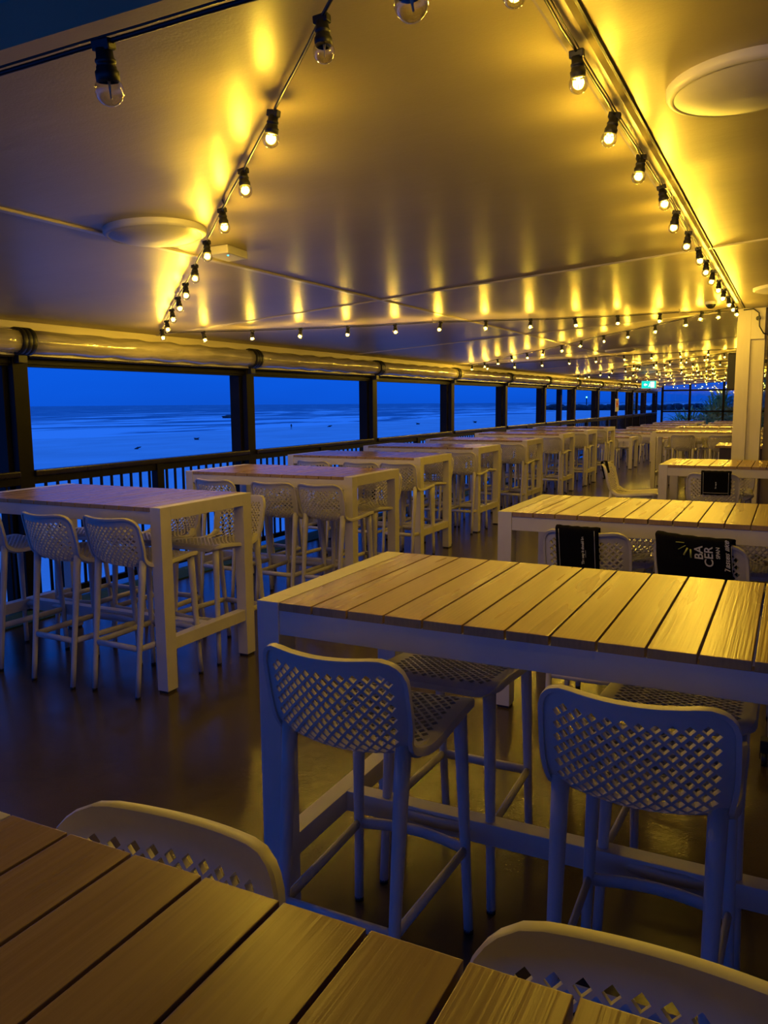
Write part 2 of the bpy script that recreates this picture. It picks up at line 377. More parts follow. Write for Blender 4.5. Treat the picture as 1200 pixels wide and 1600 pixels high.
for k in range(len(POST) - 1):
    y = POST[k]
    nm = ('in the %s bay from the left' % ORD[k - 1]) if k > 0 else 'in the bay behind the camera'
    r = rail0 if k == 0 else copy_tree(rail0); r.location = (RX, y, 0)
    tagp(r, 'dark metal balustrade with thin vertical bars ' + nm, 'railing', 'balustrade bays')
    b = blind0 if k == 0 else copy_tree(blind0); b.location = (RX + 0.05, y - 0.067, 2.088)
    tagp(b, 'rolled up clear vinyl blind ' + nm, 'blind', 'rolled blinds')
    h = link('header_rail', hdr, None, (RX, y, 0)); tagp(h, 'dark metal header rail below the blind ' + nm, 'rail', 'header rails')

# far end glazed wall
def window(i, x0, x1):
    t = MB(); z0, z1 = 0.0, cz(x0) + 0.0
    t.box(x0, x0 + 0.09, YEND - 0.05, YEND + 0.05, 0, z1).box(x0, x1, YEND - 0.05, YEND + 0.05, 1.08, 1.15).box(x0, x1, YEND - 0.05, YEND + 0.05, 2.0, 2.07).box(x0, x1, YEND - 0.05, YEND + 0.05, 0, 0.1)
    f = struct('window_%d' % i, t, M_dark, 'dark framed glazing bay at the far end of the deck')
    MB().box(x0 + 0.05, x1, YEND - 0.005, YEND + 0.005, 0.1, z1).build('pane', M_pane, f)
xs = [-5.3, -4.15, -2.78, -1.45, -0.1, 1.3, 3.4, 5.6]
for i in range(len(xs) - 1): window(i + 1, xs[i], xs[i + 1])

# ------------------------------------------------------------------ stools
PROF = [(0.250, 0.708), (0.2475, 0.728), (0.232, 0.744), (0.19, 0.750), (0.12, 0.746), (0.04, 0.738), (-0.04, 0.730), (-0.115, 0.727), (-0.172, 0.740), (-0.208, 0.776), (-0.228, 0.84), (-0.243, 0.905), (-0.257, 0.962), (-0.270, 1.010)]
def smooth_prof(P, n=8):
    out = []
    for i in range(len(P) - 1):
        p0 = P[max(i - 1, 0)]; p1 = P[i]; p2 = P[i + 1]; p3 = P[min(i + 2, len(P) - 1)]
        for k in range(n):
            u = k / n
            out.append(tuple(0.5 * (2 * p1[a] + (p2[a] - p0[a]) * u + (2 * p0[a] - 5 * p1[a] + 4 * p2[a] - p3[a]) * u * u + (3 * p1[a] - p0[a] - 3 * p2[a] + p3[a]) * u ** 3) for a in (0, 1)))
    out.append(P[-1]); return out
def make_shell(prof, nx=11, hole=0.70, cell=0.0325, latx=0.178):
    pf = smooth_prof(prof); acc = [0.0]
    for a, b in zip(pf, pf[1:]): acc.append(acc[-1] + math.hypot(b[0] - a[0], b[1] - a[1]))
    LT = acc[-1]
    def C(t):
        if t <= 0:
            i = 0; u = (t - acc[0]) / (acc[1] - acc[0])
        elif t >= LT:
            i = len(acc) - 2; u = (t - acc[i]) / (acc[i + 1] - acc[i])
        else:
            i = 0
            lo, hi = 0, len(acc) - 1
            while hi - lo > 1:
                md = (lo + hi) // 2
                if acc[md] <= t: lo = md
                else: hi = md
            i = lo; u = (t - acc[i]) / (acc[i + 1] - acc[i])
        a, b = pf[i], pf[i + 1]; y = a[0] + (b[0] - a[0]) * u; z = a[1] + (b[1] - a[1]) * u
        j0, j1 = max(i - 3, 0), min(i + 4, len(pf) - 1)
        ty, tz = pf[j1][0] - pf[j0][0], pf[j1][1] - pf[j0][1]; q = math.hypot(ty, tz)
        return y, z, tz / q, -ty / q
    tj = acc[8 * 8]          # seat / back junction
    def P3(s, t, off=0.0):
        y, z, ny, nz_ = C(t)
        u = max(0.0, min(1.0, (t - tj + 0.12) / 0.24)); u = u * u * (3 - 2 * u)
        kk = 0.010 * (1 - u) + 0.060 * u
        wsc = 1.0 - 0.07 * math.exp(-((t - tj) / 0.07) ** 2) - 0.03 * max(0, (t - tj) / (LT - tj))
        d = kk * (s / 0.22) ** 2 - kk * 0.35 + off
        return (s * wsc, y + ny * d, z + nz_ * d)
    t0, t1 = 0.045, LT - 0.040; ny = int(round((t1 - t0) / cell))
    W = 0.212; R = 0.078
    def g(i, j): return (-latx + 2 * latx * i / (2 * nx), t0 + (t1 - t0) * j / (2 * ny))
    quads = []   # lists of (s,t,off)
    def slot(s, t):
        a = ((abs(s) - 0.138) / 0.022) ** 2 + ((t - (tj - 0.045)) / 0.040) ** 2
        return a
    for i in range(0, 2 * nx + 1):
        for j in range(0, 2 * ny + 1):
            if (i + j) % 2 == 0: continue
            c = g(i, j); cor = []
            for (a, b) in ((i - 1, j), (i, j - 1), (i + 1, j), (i, j + 1)):
                if 0 <= a <= 2 * nx and 0 <= b <= 2 * ny: cor.append(g(a, b))
                else: cor.append(None)
            full = all(q is not None for q in cor)
            sl = slot(*c)
            if full and sl < 1.0: continue
            if full and sl > 2.4:
                inn = [(c[0] + (q[0] - c[0]) * hole, c[1] + (q[1] - c[1]) * hole) for q in cor]
                for k in range(4): quads.append([cor[k], cor[(k + 1) % 4], inn[(k + 1) % 4], inn[k]])
            else:
                for k in range(4):
                    if cor[k] and cor[(k + 1) % 4]: quads.append([c, cor[k], cor[(k + 1) % 4]])
    loop = [g(i, 0) for i in range(0, 2 * nx)] + [g(2 * nx, j) for j in range(0, 2 * ny)] + [g(i, 2 * ny) for i in range(2 * nx, 0, -1)] + [g(0, j) for j in range(2 * ny, 0, -1)]
    def outer(p, e=0.0):
        cxx = max(-(W - R), min(W - R, p[0])); cyy = max(R, min(LT - R, p[1])); dx, dy = p[0] - cxx, p[1] - cyy; q = math.hypot(dx, dy)
        return (cxx + dx / q * (R + e), cyy + dy / q * (R + e))
    rings = [[(*p, 0.0) for p in loop], [(*outer(p, -0.022), 0.001) for p in loop], [(*outer(p, -0.004), 0.0005) for p in loop], [(*outer(p, 0.0), -0.006) for p in loop], [(*outer(p, 0.001), -0.022) for p in loop]]
    allf = [[(*q, 0.0) if len(q) == 2 else q for q in f] for f in quads]
    n = len(loop)
    for a, b in zip(rings, rings[1:]):
        for k in range(n): allf.append([a[k], a[(k + 1) % n], b[(k + 1) % n], b[k]])
    res = []
    for part in (0, 1):
        bm = bmesh.new(); cache = {}
        for f in allf:
            tm = sum(q[1] for q in f) / len(f)
            if (tm >= tj + 0.02) != bool(part): continue
            vs = []
            for q in f:
                key = (round(q[0], 5), round(q[1], 5), round(q[2], 4))
                if key not in cache: cache[key] = bm.verts.new(P3(*q))
                if cache[key] not in vs: vs.append(cache[key])
            if len(vs) > 2:
                try: bm.faces.new(vs)
                except ValueError: pass
        bmesh.ops.recalc_face_normals(bm, faces=bm.faces[:])
        bmesh.ops.solidify(bm, geom=bm.faces[:], thickness=0.011)
        for f in bm.faces: f.smooth = True
        for ed in bm.edges:
            if len(ed.link_faces) == 2 and ed.calc_face_angle(0) > 0.6: ed.smooth = False
        me = bpy.data.meshes.new('seat' if part == 0 else 'backrest'); bm.to_mesh(me); bm.free(); me.materials.append(M_plast); res.append(me)
    return res
def leg_mesh(top, foot, r0, r1):
    n = 6; pts = []; rs = []
    a, b = Vector(top), Vector(foot)
    for i in range(n + 1):
        u = i / n; pts.append(a.lerp(b, u)); rs.append(r0 + (r1 - r0) * min(1, u * 1.4))
    return MB().tube(pts, rs, 12).mesh('leg', M_plast)
def make_stool(name, shell, dz=0.0, spread=1.0):
    t = empty(name)
    z0 = 0.0
    seat = link('seat', shell[0], t, (0, 0, dz)); back = link('backrest', shell[1], t, (0, 0, dz))
    tops = [(0.168, 0.205, 0.728 + dz, 0.190, 0.232), (-0.168, 0.205, 0.728 + dz, -0.190, 0.232), (0.168, -0.178, 0.765 + dz, 0.165, -0.262), (-0.168, -0.178, 0.765 + dz, -0.165, -0.262)]
    P = {}
    for (x, y, z, fx, fy) in tops:
        o = link('leg', leg_mesh((x, y, z), (fx, fy, 0.012), 0.0215, 0.0148), t)
        g = MB().tube([(fx, fy, 0.014), (fx, fy, 0.0)], 0.015, 10).build('foot_cap', M_black, o)
        P[(x > 0, y > 0)] = (Vector((x, y, z)), Vector((fx, fy, 0)))
    def at(k, z):
        a, b = P[k]; u = (a.z - z) / a.z; return a.lerp(b, u)
    if dz > -0.1:
        zr = 0.275
        A, B, Cc, D = at((True, True), zr), at((False, True), zr), at((True, False), zr), at((False, False), zr)
        mb = MB()
        mb.tube([Cc, D], 0.010, 8, flat=1.8); mb.tube([A, Cc], 0.010, 8, flat=1.8); mb.tube([B, D], 0.010, 8, flat=1.8)
        mb.tube([A.lerp(B, i / 10) + Vector((0, 0.035 * math.sin(math.pi * i / 10), 0)) for i in range(11)], 0.011, 8, flat=1.8)
        mb.build('footrest', M_plast, t)
    # moulded brackets below the seat where the legs join
    mb = MB()
    for sx in (-1, 1):
        mb.tube([(0.168 * sx, 0.2, 0.725 + dz), (0.186 * sx, 0.0, 0.718 + dz), (0.180 * sx, -0.12, 0.722 + dz), (0.170 * sx, -0.178, 0.757 + dz)], [0.017, 0.013, 0.016, 0.022], 8)
    mb.tube([(-0.165, 0.205, 0.722 + dz), (0.165, 0.205, 0.722 + dz)], 0.013, 8)
    mb.build('seat_frame', M_plast, t)
    return t
SHELL = make_shell(PROF)
stool0 = make_stool('bar_stool', SHELL); used = [False]
def place_stool(x, y, rz, label, group):
    o = copy_tree(stool0) if used[0] else stool0; used[0] = True
    o.location = (x, y, 0); o.rotation_euler = (0, 0, rz); tagp(o, label, 'stool', group); return o

# ------------------------------------------------------------------ tables
BP = 0.1118
def make_table(name, H=1.05, D=0.84, nb=13, stretch=True):
    """origin at the near left corner on the floor; boards run along Y"""
    t = empty(name); W = nb * BP + 0.146; bw = 0.073
    for (x, y) in ((0, 0), (W - bw, 0), (0, D - 0.085), (W - bw, D - 0.085)):
        o = MB().box(x, x + bw, y, y + 0.085, 0.012, H, 0.002).build('leg', M_white, t)
        MB().box(x + 0.006, x + bw - 0.006, y + 0.006, y + 0.079, 0, 0.013).build('foot_pad', M_black, o)
    for x in (0, W - bw): MB().box(x, x + bw, 0.085, D - 0.085, H - 0.075, H, 0.002).build('end_beam', M_white, t)
    for y in (0.004, D - 0.044): MB().box(bw, W - bw, y, y + 0.04, H - 0.095, H - 0.024, 0.002).build('apron', M_white, t)
    mb = MB()
    for i in range(nb): mb.box(bw + i * BP + 0.003, bw + (i + 1) * BP - 0.003, 0, D, H - 0.024, H, 0.0015)
    mb.build('tabletop', M_board, t)
    if stretch:
        for x in (0.006, W - bw + 0.006): MB().box(x, x + 0.06, 0.085, D - 0.085, 0.235, 0.305, 0.002).build('end_stretcher', M_white, t)
        MB().box(0.066, W - 0.066, D / 2 - 0.03, D / 2 + 0.03, 0.235, 0.305, 0.002).build('long_stretcher', M_white, t)
    return t
TW = 13 * BP + 0.146
tab0 = make_table('bar_table'); tused = [False]
def place_table(x, y, rz, label, group):
    o = copy_tree(tab0) if tused[0] else tab0; tused[0] = True
    o.location = (x, y, 0); o.rotation_euler = (0, 0, rz); tagp(o, label, 'table', group); return o
GT = 'tall plank topped tables'
GF = 'bar stools round the right hand tables'; GL = 'bar stools along the row beside the railing'
place_table(-1.01, 0.705 - 0.84, 0, 'tall plank topped table filling the bottom left foreground', GT)
place_table(-1.352, 1.862, 0, 'tall white framed table with gold lit planks, stools in front, centre right', GT)
place_table(-1.335, 3.95, 0, 'tall plank topped table behind the centre right one, towels on its stools', GT)
place_table(-1.035, 7.42, 0, 'tall plank topped table just in front of the cream column', GT)
place_table(-2.26, 15.2, 0, 'tall table in the distance left of the column, stools facing away at its near side', GT)
place_table(-2.2, 17.9, 0, 'tall table in the distance, last tall one before the dining tables', GT)
ROW = [(-3.045, 3.32, 0.01), (-2.965, 5.33, 0.01), (-3.345, 7.46, 0), (-3.42, 9.36, 0), (-3.40, 11.33, 0), (-3.49, 13.72, 0), (-3.465, 15.45, 0), (-3.46, 17.25, 0)]
for k, (xr, y, rz) in enumerate(ROW):
    place_table(xr - TW, y, rz, 'tall white framed table beside the railing, %s in the row from the camera' % ORD[k], GT)
    offs = ((-0.26, 0.15), (-0.71, 0.115), (-1.38, 0.15)) if k == 0 else ((-0.20, 0.12), (-0.63, 0.11), (-1.2, 0.13))
    for (dx, dy), nm in zip(offs, ('aisle end', 'middle', 'railing end')):
        place_stool(xr + dx, y + dy, random.uniform(-0.05, 0.05), 'white perforated bar stool, camera side of the %s railing row table, %s' % (ORD[k], nm), GL)
    offs = ((-0.24, 0.80), (-0.75, 0.79), (-1.3, 0.80)) if k == 0 else ((-0.24, 0.72), (-0.72, 0.74), (-1.25, 0.72))
    for (dx, dy), nm in zip(offs, ('aisle end', 'middle', 'railing end')):
        place_stool(xr + dx, y + dy, math.pi + random.uniform(-0.08, 0.08), 'white perforated bar stool, far side of the %s railing row table, %s' % (ORD[k], nm), GL)
PI = math.pi
place_stool(-0.995, 1.915, 0.0, 'white bar stool with blue lit back, left one before the centre right table', GF)
place_stool(-0.265, 1.925, 0.0, 'white bar stool with blue lit back, right one before the centre right table', GF)
place_stool(-0.965, 2.50, PI, 'white bar stool pushed under the centre right table from behind, left one', GF)
place_stool(-0.255, 2.505, PI, 'white bar stool pushed under the centre right table from behind, right one', GF)
place_stool(-0.765, 0.575, PI + 0.02, 'white bar stool pushed under the foreground table, left one with only its back showing', GF)
place_stool(-0.10, 0.575, PI, 'white bar stool pushed under the foreground table, right one at the bottom edge', GF)
st1 = place_stool(-0.845, 4.03, 0.0, 'white bar stool wearing a towel lettered down its middle, second right hand table', GF)
st2 = place_stool(-0.265, 3.93, -0.30, 'white bar stool wearing a large printed black towel, second right hand table', GF)
st3 = place_stool(-0.82, 4.66, PI, 'white bar stool with plain black towel, far side of the second right hand table', GF)
place_stool(-0.22, 4.62, PI, 'white bar stool facing the camera across the second right hand table, right hand one', GF)
st5 = place_stool(-1.33, 7.98, -PI / 2, 'white bar stool turned side on at the left end of the column table', GF)
st6 = place_stool(-0.575, 7.46, 0.0, 'white bar stool with bordered black towel, camera side of the column table', GF)
st7 = place_stool(-0.50, 8.14, PI, 'white bar stool with black towel, far side of the column table', GF)
for x, y, rz, l in ((-1.72, 15.35, 0, 'left one before the distant tall table left of the column'), (-1.1, 15.35, 0, 'right one before the distant tall table left of the column'),
                    (-1.9, 15.95, PI, 'left one behind the distant tall table left of the column'), (-1.3, 15.95, PI, 'right one behind the distant tall table left of the column'),
                    (-1.75, 18.0, 0, 'left one before the last tall table'), (-1.15, 18.0, 0, 'right one before the last tall table')):
    place_stool(x, y, rz, 'white bar stool, ' + l, GF)

# ------------------------------------------------------------------ dining area at the far end
dshell = SHELL
chair0 = make_stool('dining_chair', dshell, dz=-0.27); cu = [False]
dt0 = make_table('dining_table', H=0.75, D=0.84, nb=13, stretch=False); du = [False]
rows = [19.6, 22.1, 24.6, 27.2, 29.9, 32.7, 35.4]
for r, y in enumerate(rows):
    for c, x in enumerate((-4.85, -2.85, -0.85)):
        if c == 0 and r == 0: x = -4.95
        o = copy_tree(dt0) if du[0] else dt0; du[0] = True; o.location = (x, y, 0)
        cn = ('railing side', 'middle', 'building side')[c]
        tagp(o, 'low white dining table, %s column, %s row back' % (cn, ORD[r]), 'table', 'low dining tables at the far end')
        for i, (dx, dy, rz, w1) in enumerate(((0.42, 0.02, 0, 'near left'), (1.15, 0.02, 0, 'near right'), (0.42, 0.84, PI, 'far left'), (1.15, 0.84, PI, 'far right'))):
            o = copy_tree(chair0) if cu[0] else chair0; cu[0] = True
            o.location = (x + dx + random.uniform(-0.04, 0.04), y + dy + (random.uniform(-0.22, 0.0) if dy < 0.5 else random.uniform(0, 0.22)), 0); o.rotation_euler = (0, 0, rz + random.uniform(-0.15, 0.15))
            tagp(o, 'white low chair, %s seat, %s dining table, %s row back' % (w1, cn, ORD[r]), 'chair', 'white chairs round the dining tables')

# ------------------------------------------------------------------ towels
def make_towel(name, wd, front, back, ox, rz_src, label, border=False, top=1.016, texts=()):
    """drapes over the top edge of a stool back; the front drop hangs on the camera (rear) side of the back"""
    st = rz_src; t = empty(name, st.location, st.rotation_euler.z); tagp(t, label, 'towel', 'black bar towels on stool backs')
    nxx = 14; path = []
    th = 0.020
    back_y = lambda z: -0.270 + (1.01 - z) * 0.25      # slope of the backrest
    for i in range(13): 
        z = top - front * (1 - i / 12.0); path.append((back_y(z) - 0.027 , z))
    for a in range(1, 6):
        an = math.pi * a / 6; path.append((back_y(top) - 0.027 * math.cos(an) , top + 0.014 * math.sin(an)))
    for i in range(11):
        z = top - back * (i / 10.0); path.append((back_y(z) + 0.020, z))
    vs = []; fs = []; uv = []
    L0 = [0.0]
    for a, b in zip(path, path[1:]): L0.append(L0[-1] + math.hypot(a[0] - b[0], a[1] - b[1]))
    for i, (y, z) in enumerate(path):
        for k in range(nxx + 1):
            s = ox - wd / 2 + wd * k / nxx
            cur = 0.060 * (s / 0.22) ** 2 - 0.021
            wob = 0.0025 * math.sin(k * 1.3 + i * 0.7)
            vs.append((s, y + cur + wob * (1 if i < 12 else 0.3), z + 0.0015 * math.sin(k * 2.1))); uv.append((wd * k / nxx, L0[i]))
    for i in range(len(path) - 1):
        for k in range(nxx): a = i * (nxx + 1) + k; fs.append((a, a + 1, a + nxx + 2, a + nxx + 1))
    me = bpy.data.meshes.new('cloth'); me.from_pydata(vs, [], fs); ul = me.uv_layers.new(name='uv')
    for lp in me.loops: ul.data[lp.index].uv = uv[lp.vertex_index]
    me.polygons.foreach_set('use_smooth', [True] * len(fs)); me.materials.append(M_towel)
    bm = bmesh.new(); bm.from_mesh(me); bmesh.ops.recalc_face_normals(bm, faces=bm.faces[:]); bmesh.ops.solidify(bm, geom=bm.faces[:], thickness=0.003); bm.to_mesh(me); bm.free()
    c = link('cloth', me, t)
    def surf(s, z, off=0.005):
        cur = 0.060 * (s / 0.22) ** 2 - 0.021
        return Vector((s, back_y(z) - 0.027 + cur - off, z))
    if border:
        mb = MB(); w2 = 0.0012
        for sx in (-1, 1):
            s = ox + sx * (wd / 2 - 0.018)
            mb.tube([surf(s, top - front * (1 - i / 12.0)) + Vector((0, -0.001, 0)) for i in range(13)], w2, 5)
        if border == 2: mb.tube([surf(ox + (wd - 0.036) * (k / 12 - 0.5), top - front + 0.018) + Vector((0, -0.001, 0)) for k in range(13)], w2, 5)
        mb.build('border_line', M_print, t)
    for (txt, s, z, size, rot, mm, shear) in texts:
        cu_ = bpy.data.curves.new('lettering', 'FONT'); cu_.body = txt; cu_.size = size; cu_.extrude = 0.0006; cu_.materials.append(mm); cu_.shear = shear
        cu_.offset = 0.0006
        cu_.align_x = 'LEFT'; cu_.align_y = 'BOTTOM_BASELINE'
        tmp = bpy.data.objects.new('tmp', cu_); COL.objects.link(tmp); bpy.context.view_layer.update()
        tme = bpy.data.meshes.new_from_object(tmp.evaluated_get(bpy.context.evaluated_depsgraph_get())); bpy.data.objects.remove(tmp)
        o = link('lettering', tme, t, surf(s, z, 0.006))
        # stand the text on the towel, reading upwards or sideways, tilted like the back
        o.rotation_euler = (Matrix.Rotation(math.atan(0.25), 3, 'X') @ Matrix.Rotation(math.pi / 2, 3, 'X') @ Matrix.Rotation(rot, 3, 'Z')).to_euler()
    return t, surf
make_towel('bar_towel', 0.205, 0.26, 0.16, -0.03, st1, 'black waffle towel with pale lines and small vertical lettering', border=1,
           texts=(('The way it should be', 0.005, 0.85, 0.0165, PI / 2, M_print, 0), ('_________', 0.012, 0.885, 0.008, PI / 2, M_print, 0)))
tw2, surf2 = make_towel('bar_towel', 0.34, 0.30, 0.22, -0.015, st2, 'large black waffle towel with yellow rays and big pale lettering', top=1.018,
           texts=(('BA', 0.045, 0.935, 0.052, PI / 2, M_print, 0), ('CER', 0.085, 0.905, 0.052, PI / 2, M_print, 0), ('SPAN', 0.112, 0.945, 0.022, PI / 2, M_print, 0), ('Tastes like', 0.148, 0.885, 0.034, PI / 2, M_print, 0.35)))
mb = MB()
for k, an in enumerate((PI * 0.62, PI * 0.74, PI * 0.86, PI * 0.98)):
    c = Vector((-0.005, 0, 1.005)); d = Vector((math.sin(an - PI / 2) * -1, 0, -abs(math.cos(an - PI / 2))))
    d = Vector((-math.cos((k) * 0.5 + 0.05), 0, -math.sin(k * 0.5 + 0.05)))
    p, q = c + d * 0.028, c + d * 0.066
    a = surf2(p.x, p.z, 0.006); b = surf2(q.x, q.z, 0.006); mb.tube([a, b], 0.004, 6, flat=0.4)
mb.build('ray_print', M_ygreen, tw2)
mb = MB(); mb.tube([surf2(0.156, 0.885 + i * 0.012, 0.006) for i in range(11)], 0.001, 5); mb.build('underline_print', M_print, tw2)
make_towel('bar_towel', 0.24, 0.22, 0.15, 0.02, st3, 'plain black towel over a stool across the second right hand table')
make_towel('bar_towel', 0.10, 0.16, 0.10, 0.0, st5, 'thin black towel over the back of the side on stool')
make_towel('bar_towel', 0.23, 0.19, 0.14, 0.03, st6, 'small black towel with a pale rectangular border', border=2, texts=(('The way it', 0.035, 0.88, 0.014, PI / 2, M_print, 0),))
make_towel('bar_towel', 0.22, 0.12, 0.14, 0.0, st7, 'black towel across the column table, mostly hidden by its top')

# ------------------------------------------------------------------ festoon light strings
BR = 0.0240
def bulb_prof():
    p = [(0.0005, -BR)]
    for i in range(1, 10):
        a = -PI / 2 + PI * 0.80 * i / 10; p.append((BR * math.cos(a), BR * math.sin(a)))
    p += [(0.0128, 0.021), (0.0118, 0.027)]
    return p
me_bulb = MB().lathe(bulb_prof(), 18).mesh('bulb', M_bulb)
hp = [(0.0165, 0.012), (0.019, 0.013), (0.0195, 0.028), (0.0165, 0.031), (0.0165, 0.035), (0.0155, 0.036), (0.0155, 0.040), (0.017, 0.041), (0.017, 0.045), (0.0145, 0.048), (0.0135, 0.062), (0.0005, 0.064)]
me_hold = MB().lathe(hp, 14).box(-0.018, 0.018, -0.010, 0.010, 0.058, 0.076, 0.003).mesh('lamp_holder', M_black)
def core(material, name):
    return MB().lathe([(0.0005, -0.018)] + [(0.0175 * math.cos(-PI / 2 + PI * i / 8), 0.0180 * math.sin(-PI / 2 + PI * i / 8)) for i in range(1, 8)] + [(0.0005, 0.018)], 10).mesh(name, material)
me_fil = MB().tube([(0.003, 0, 0.014), (0.0035, 0, -0.010)], 0.0011, 6).tube([(-0.003, 0, 0.014), (-0.0035, 0, -0.010)], 0.0011, 6).tube([(0, 0.003, 0.014), (0, 0.0035, -0.010)], 0.0011, 6).mesh('filament', M_fil)
me_foff = MB().tube([(0, 0, 0.015), (0.002, 0, -0.012)], 0.0016, 6).tube([(0.004, 0, 0.015), (0.002, 0, -0.012)], 0.0008, 6).mesh('filament', M_filoff)
CABLE = 0.033; HANG = 0.070
nstr = [0]
def string(p0, p1, n, label, first=0.25, unlit=(), sag=0.012, zf=cz):
    nstr[0] += 1
    t = empty('string_light', (p0[0], p0[1], zf(p0[0])))
    tagp(t, label, 'string light', 'festoon light strings under the ceiling')
    a = Vector((p0[0], p0[1], 0)); b = Vector((p1[0], p1[1], 0)); Ls = (b - a).length
    base = Vector((p0[0], p0[1], zf(p0[0])))
    def pos(u):
        q = a.lerp(b, u); drop = CABLE + sag * abs(math.sin(math.pi * u * Ls / 2.4))
        return Vector((q.x, q.y, zf(q.x) - drop))
    m = max(20, int(Ls / 0.12))
    pts = [pos(i / m) - base for i in range(m + 1)]
    pts = [p + Vector((0, 0, random.uniform(-0.003, 0.003))) for p in pts]
    MB().tube(pts, 0.0042, 6).tube([p + Vector((0.004, 0.0, 0.010)) for p in pts], 0.0022, 5).build('cable', M_black, t)
    hk = MB()
    for i in range(int(Ls / 2.4) + 1):
        p = pos(min(1, i * 2.4 / Ls)) - base; hk.tube([p + Vector((0, 0, -0.006)), p + Vector((0.014, 0, 0.006)), p + Vector((0, 0, 0.034))], 0.003, 6)
    hk.build('hook', M_steel, t)
    sp = (Ls - first * 2) / max(1, n - 1)
    for i in range(n):
        u = (first + sp * i) / Ls; p = pos(u) - base
        rx, ry = random.uniform(-0.22, 0.22), random.uniform(-0.22, 0.22)
        R = Matrix.Rotation(rx, 3, 'X') @ Matrix.Rotation(ry, 3, 'Y'); dd = R @ Vector((0, 0, -HANG))
        h = link('lamp_holder', me_hold, t, p + dd); h.rotation_euler = R.to_euler()
        q = link('bulb', me_bulb, t, p + dd); q.rotation_euler = R.to_euler()
        lit = i not in unlit
        f = link('filament', me_fil if lit else me_foff, q)
        if not lit: q['label'] = 'unlit clear bulb'
        if lit:
            ld = bpy.data.lights.get('bulb_glow') or bpy.data.lights.new('bulb_glow', 'POINT')
            ld.energy = BULB_W; ld.color = BULB_C; ld.shadow_soft_size = 0.0185
            lo = bpy.data.objects.new('bulb_glow', ld); COL.objects.link(lo); lo.parent = q; lo.location = (0, 0, -0.003)
    return t
# left string: 14 bulbs every 0.52 m from overhead to the railing corner
string((-0.36, 1.03), (-4.95, 5.52), 12, 'string of round bulbs running from overhead down to the upper left corner', first=0.30, unlit=(0, 1))
string((-0.52, 1.35), (-0.535, 8.62), 15, 'string of round bulbs running straight back to the cream column', first=0.27)
string((-4.95, 5.55), (-0.55, 8.66), 12, 'string of bulbs crossing from the railing to the cream column, nearest crossing', first=0.35)
string((-0.58, 8.35), (-4.97, 13.1), 13, 'string of bulbs crossing from the column back out to the fourth blind', first=0.15)
string((-4.97, 13.15), (-0.6, 14.7), 10, 'third string of bulbs crossing the ceiling beyond the column', first=0.3)
zz = [(-0.6, 14.9), (-4.97, 20.4), (-0.6, 21.9), (-4.97, 26.6), (-0.6, 28.2), (-4.97, 32.6), (-0.6, 34.2), (-4.97, 37.5)]
for k, (a, b) in enumerate(zip(zz, zz[1:])):
    n = int(math.hypot(a[0] - b[0], a[1] - b[1]) / 0.55)
    string(a, b, n, '%s string of bulbs crossing the ceiling beyond the column' % ORD[k + 3], first=0.3)
# companion strings nearer the building at the far end
zz = [(-0.7, 15.4), (-3.2, 17.4), (-0.7, 19.3), (-3.2, 22.6), (-0.7, 24.6), (-3.2, 27.6), (-0.7, 30.0), (-3.2, 33.4)]
for k, (a, b) in enumerate(zip(zz, zz[1:])):
    n = int(math.hypot(a[0] - b[0], a[1] - b[1]) / 0.6)
    string(a, b, n, 'short zigzag string of bulbs on the building side, %s going back' % ORD[k], first=0.3)
string((-2.07, 0.965), (0.53, 1.17), 4, 'black festoon cable with unlit bulbs across the near edge of the ceiling', first=0.52, unlit=(0, 1, 2, 3), sag=0.0, zf=lambda x: 2.179 + 0.033 + 0.053 * (x + 1.25))

# ------------------------------------------------------------------ ceiling fittings
def disc(x, y, label, r=0.225):
    t = empty('ceiling_disc', (x, y, cz(x))); t.rotation_euler = (0, -math.atan(CS), 0)
    MB().lathe([(r, 0.0), (r, -0.018), (r - 0.006, -0.026), (r - 0.016, -0.030), (r - 0.022, -0.027)], 48).build('rim', M_white, t)
    MB().lathe([(r - 0.022, -0.027), (r * 0.75, -0.040), (r * 0.4, -0.049), (0.001, -0.052)], 48).build('diffuser', M_white, t)
    tagp(t, label, 'ceiling light', 'round ceiling fittings')
disc(-2.60, 2.90, 'round unlit ceiling fitting at upper left beside the light string')
disc(-0.165, 2.66, 'round unlit ceiling fitting at upper right, cut by the picture edge')
disc(-2.45, 13.0, 'round unlit ceiling fitting far back between the crossing strings')
disc(-0.13, 7.45, 'round unlit ceiling fitting at the right edge above the column')
t = empty('detector_box', (-2.60, 3.42, cz(-2.6)), 0.0)
t.rotation_euler = (0, -math.atan(CS), 0.12)
MB().box(-0.06, 0.06, -0.10, 0.10, -0.042, 0, 0.008).build('housing', M_white, t)
MB().tube([(0.03, -0.05, -0.046), (0.03, -0.05, -0.040)], 0.005, 8).build('indicator_light', M_led, t)
tagp(t, 'small cream ceiling box with a cyan indicator beside the left light string', 'sensor')
t = empty('dome_camera', (-0.72, 8.0, cz(-0.72)))
MB().lathe([(0.055, 0), (0.055, -0.02), (0.045, -0.025)], 20).build('base', M_white, t)
MB().lathe([(0.045, -0.022)] + [(0.045 * math.cos(a * PI / 16), -0.022 - 0.042 * math.sin(a * PI / 16)) for a in range(1, 9)], 20).build('dome', M_black, t)
tagp(t, 'dark dome camera on the ceiling just left of the column', 'security camera')
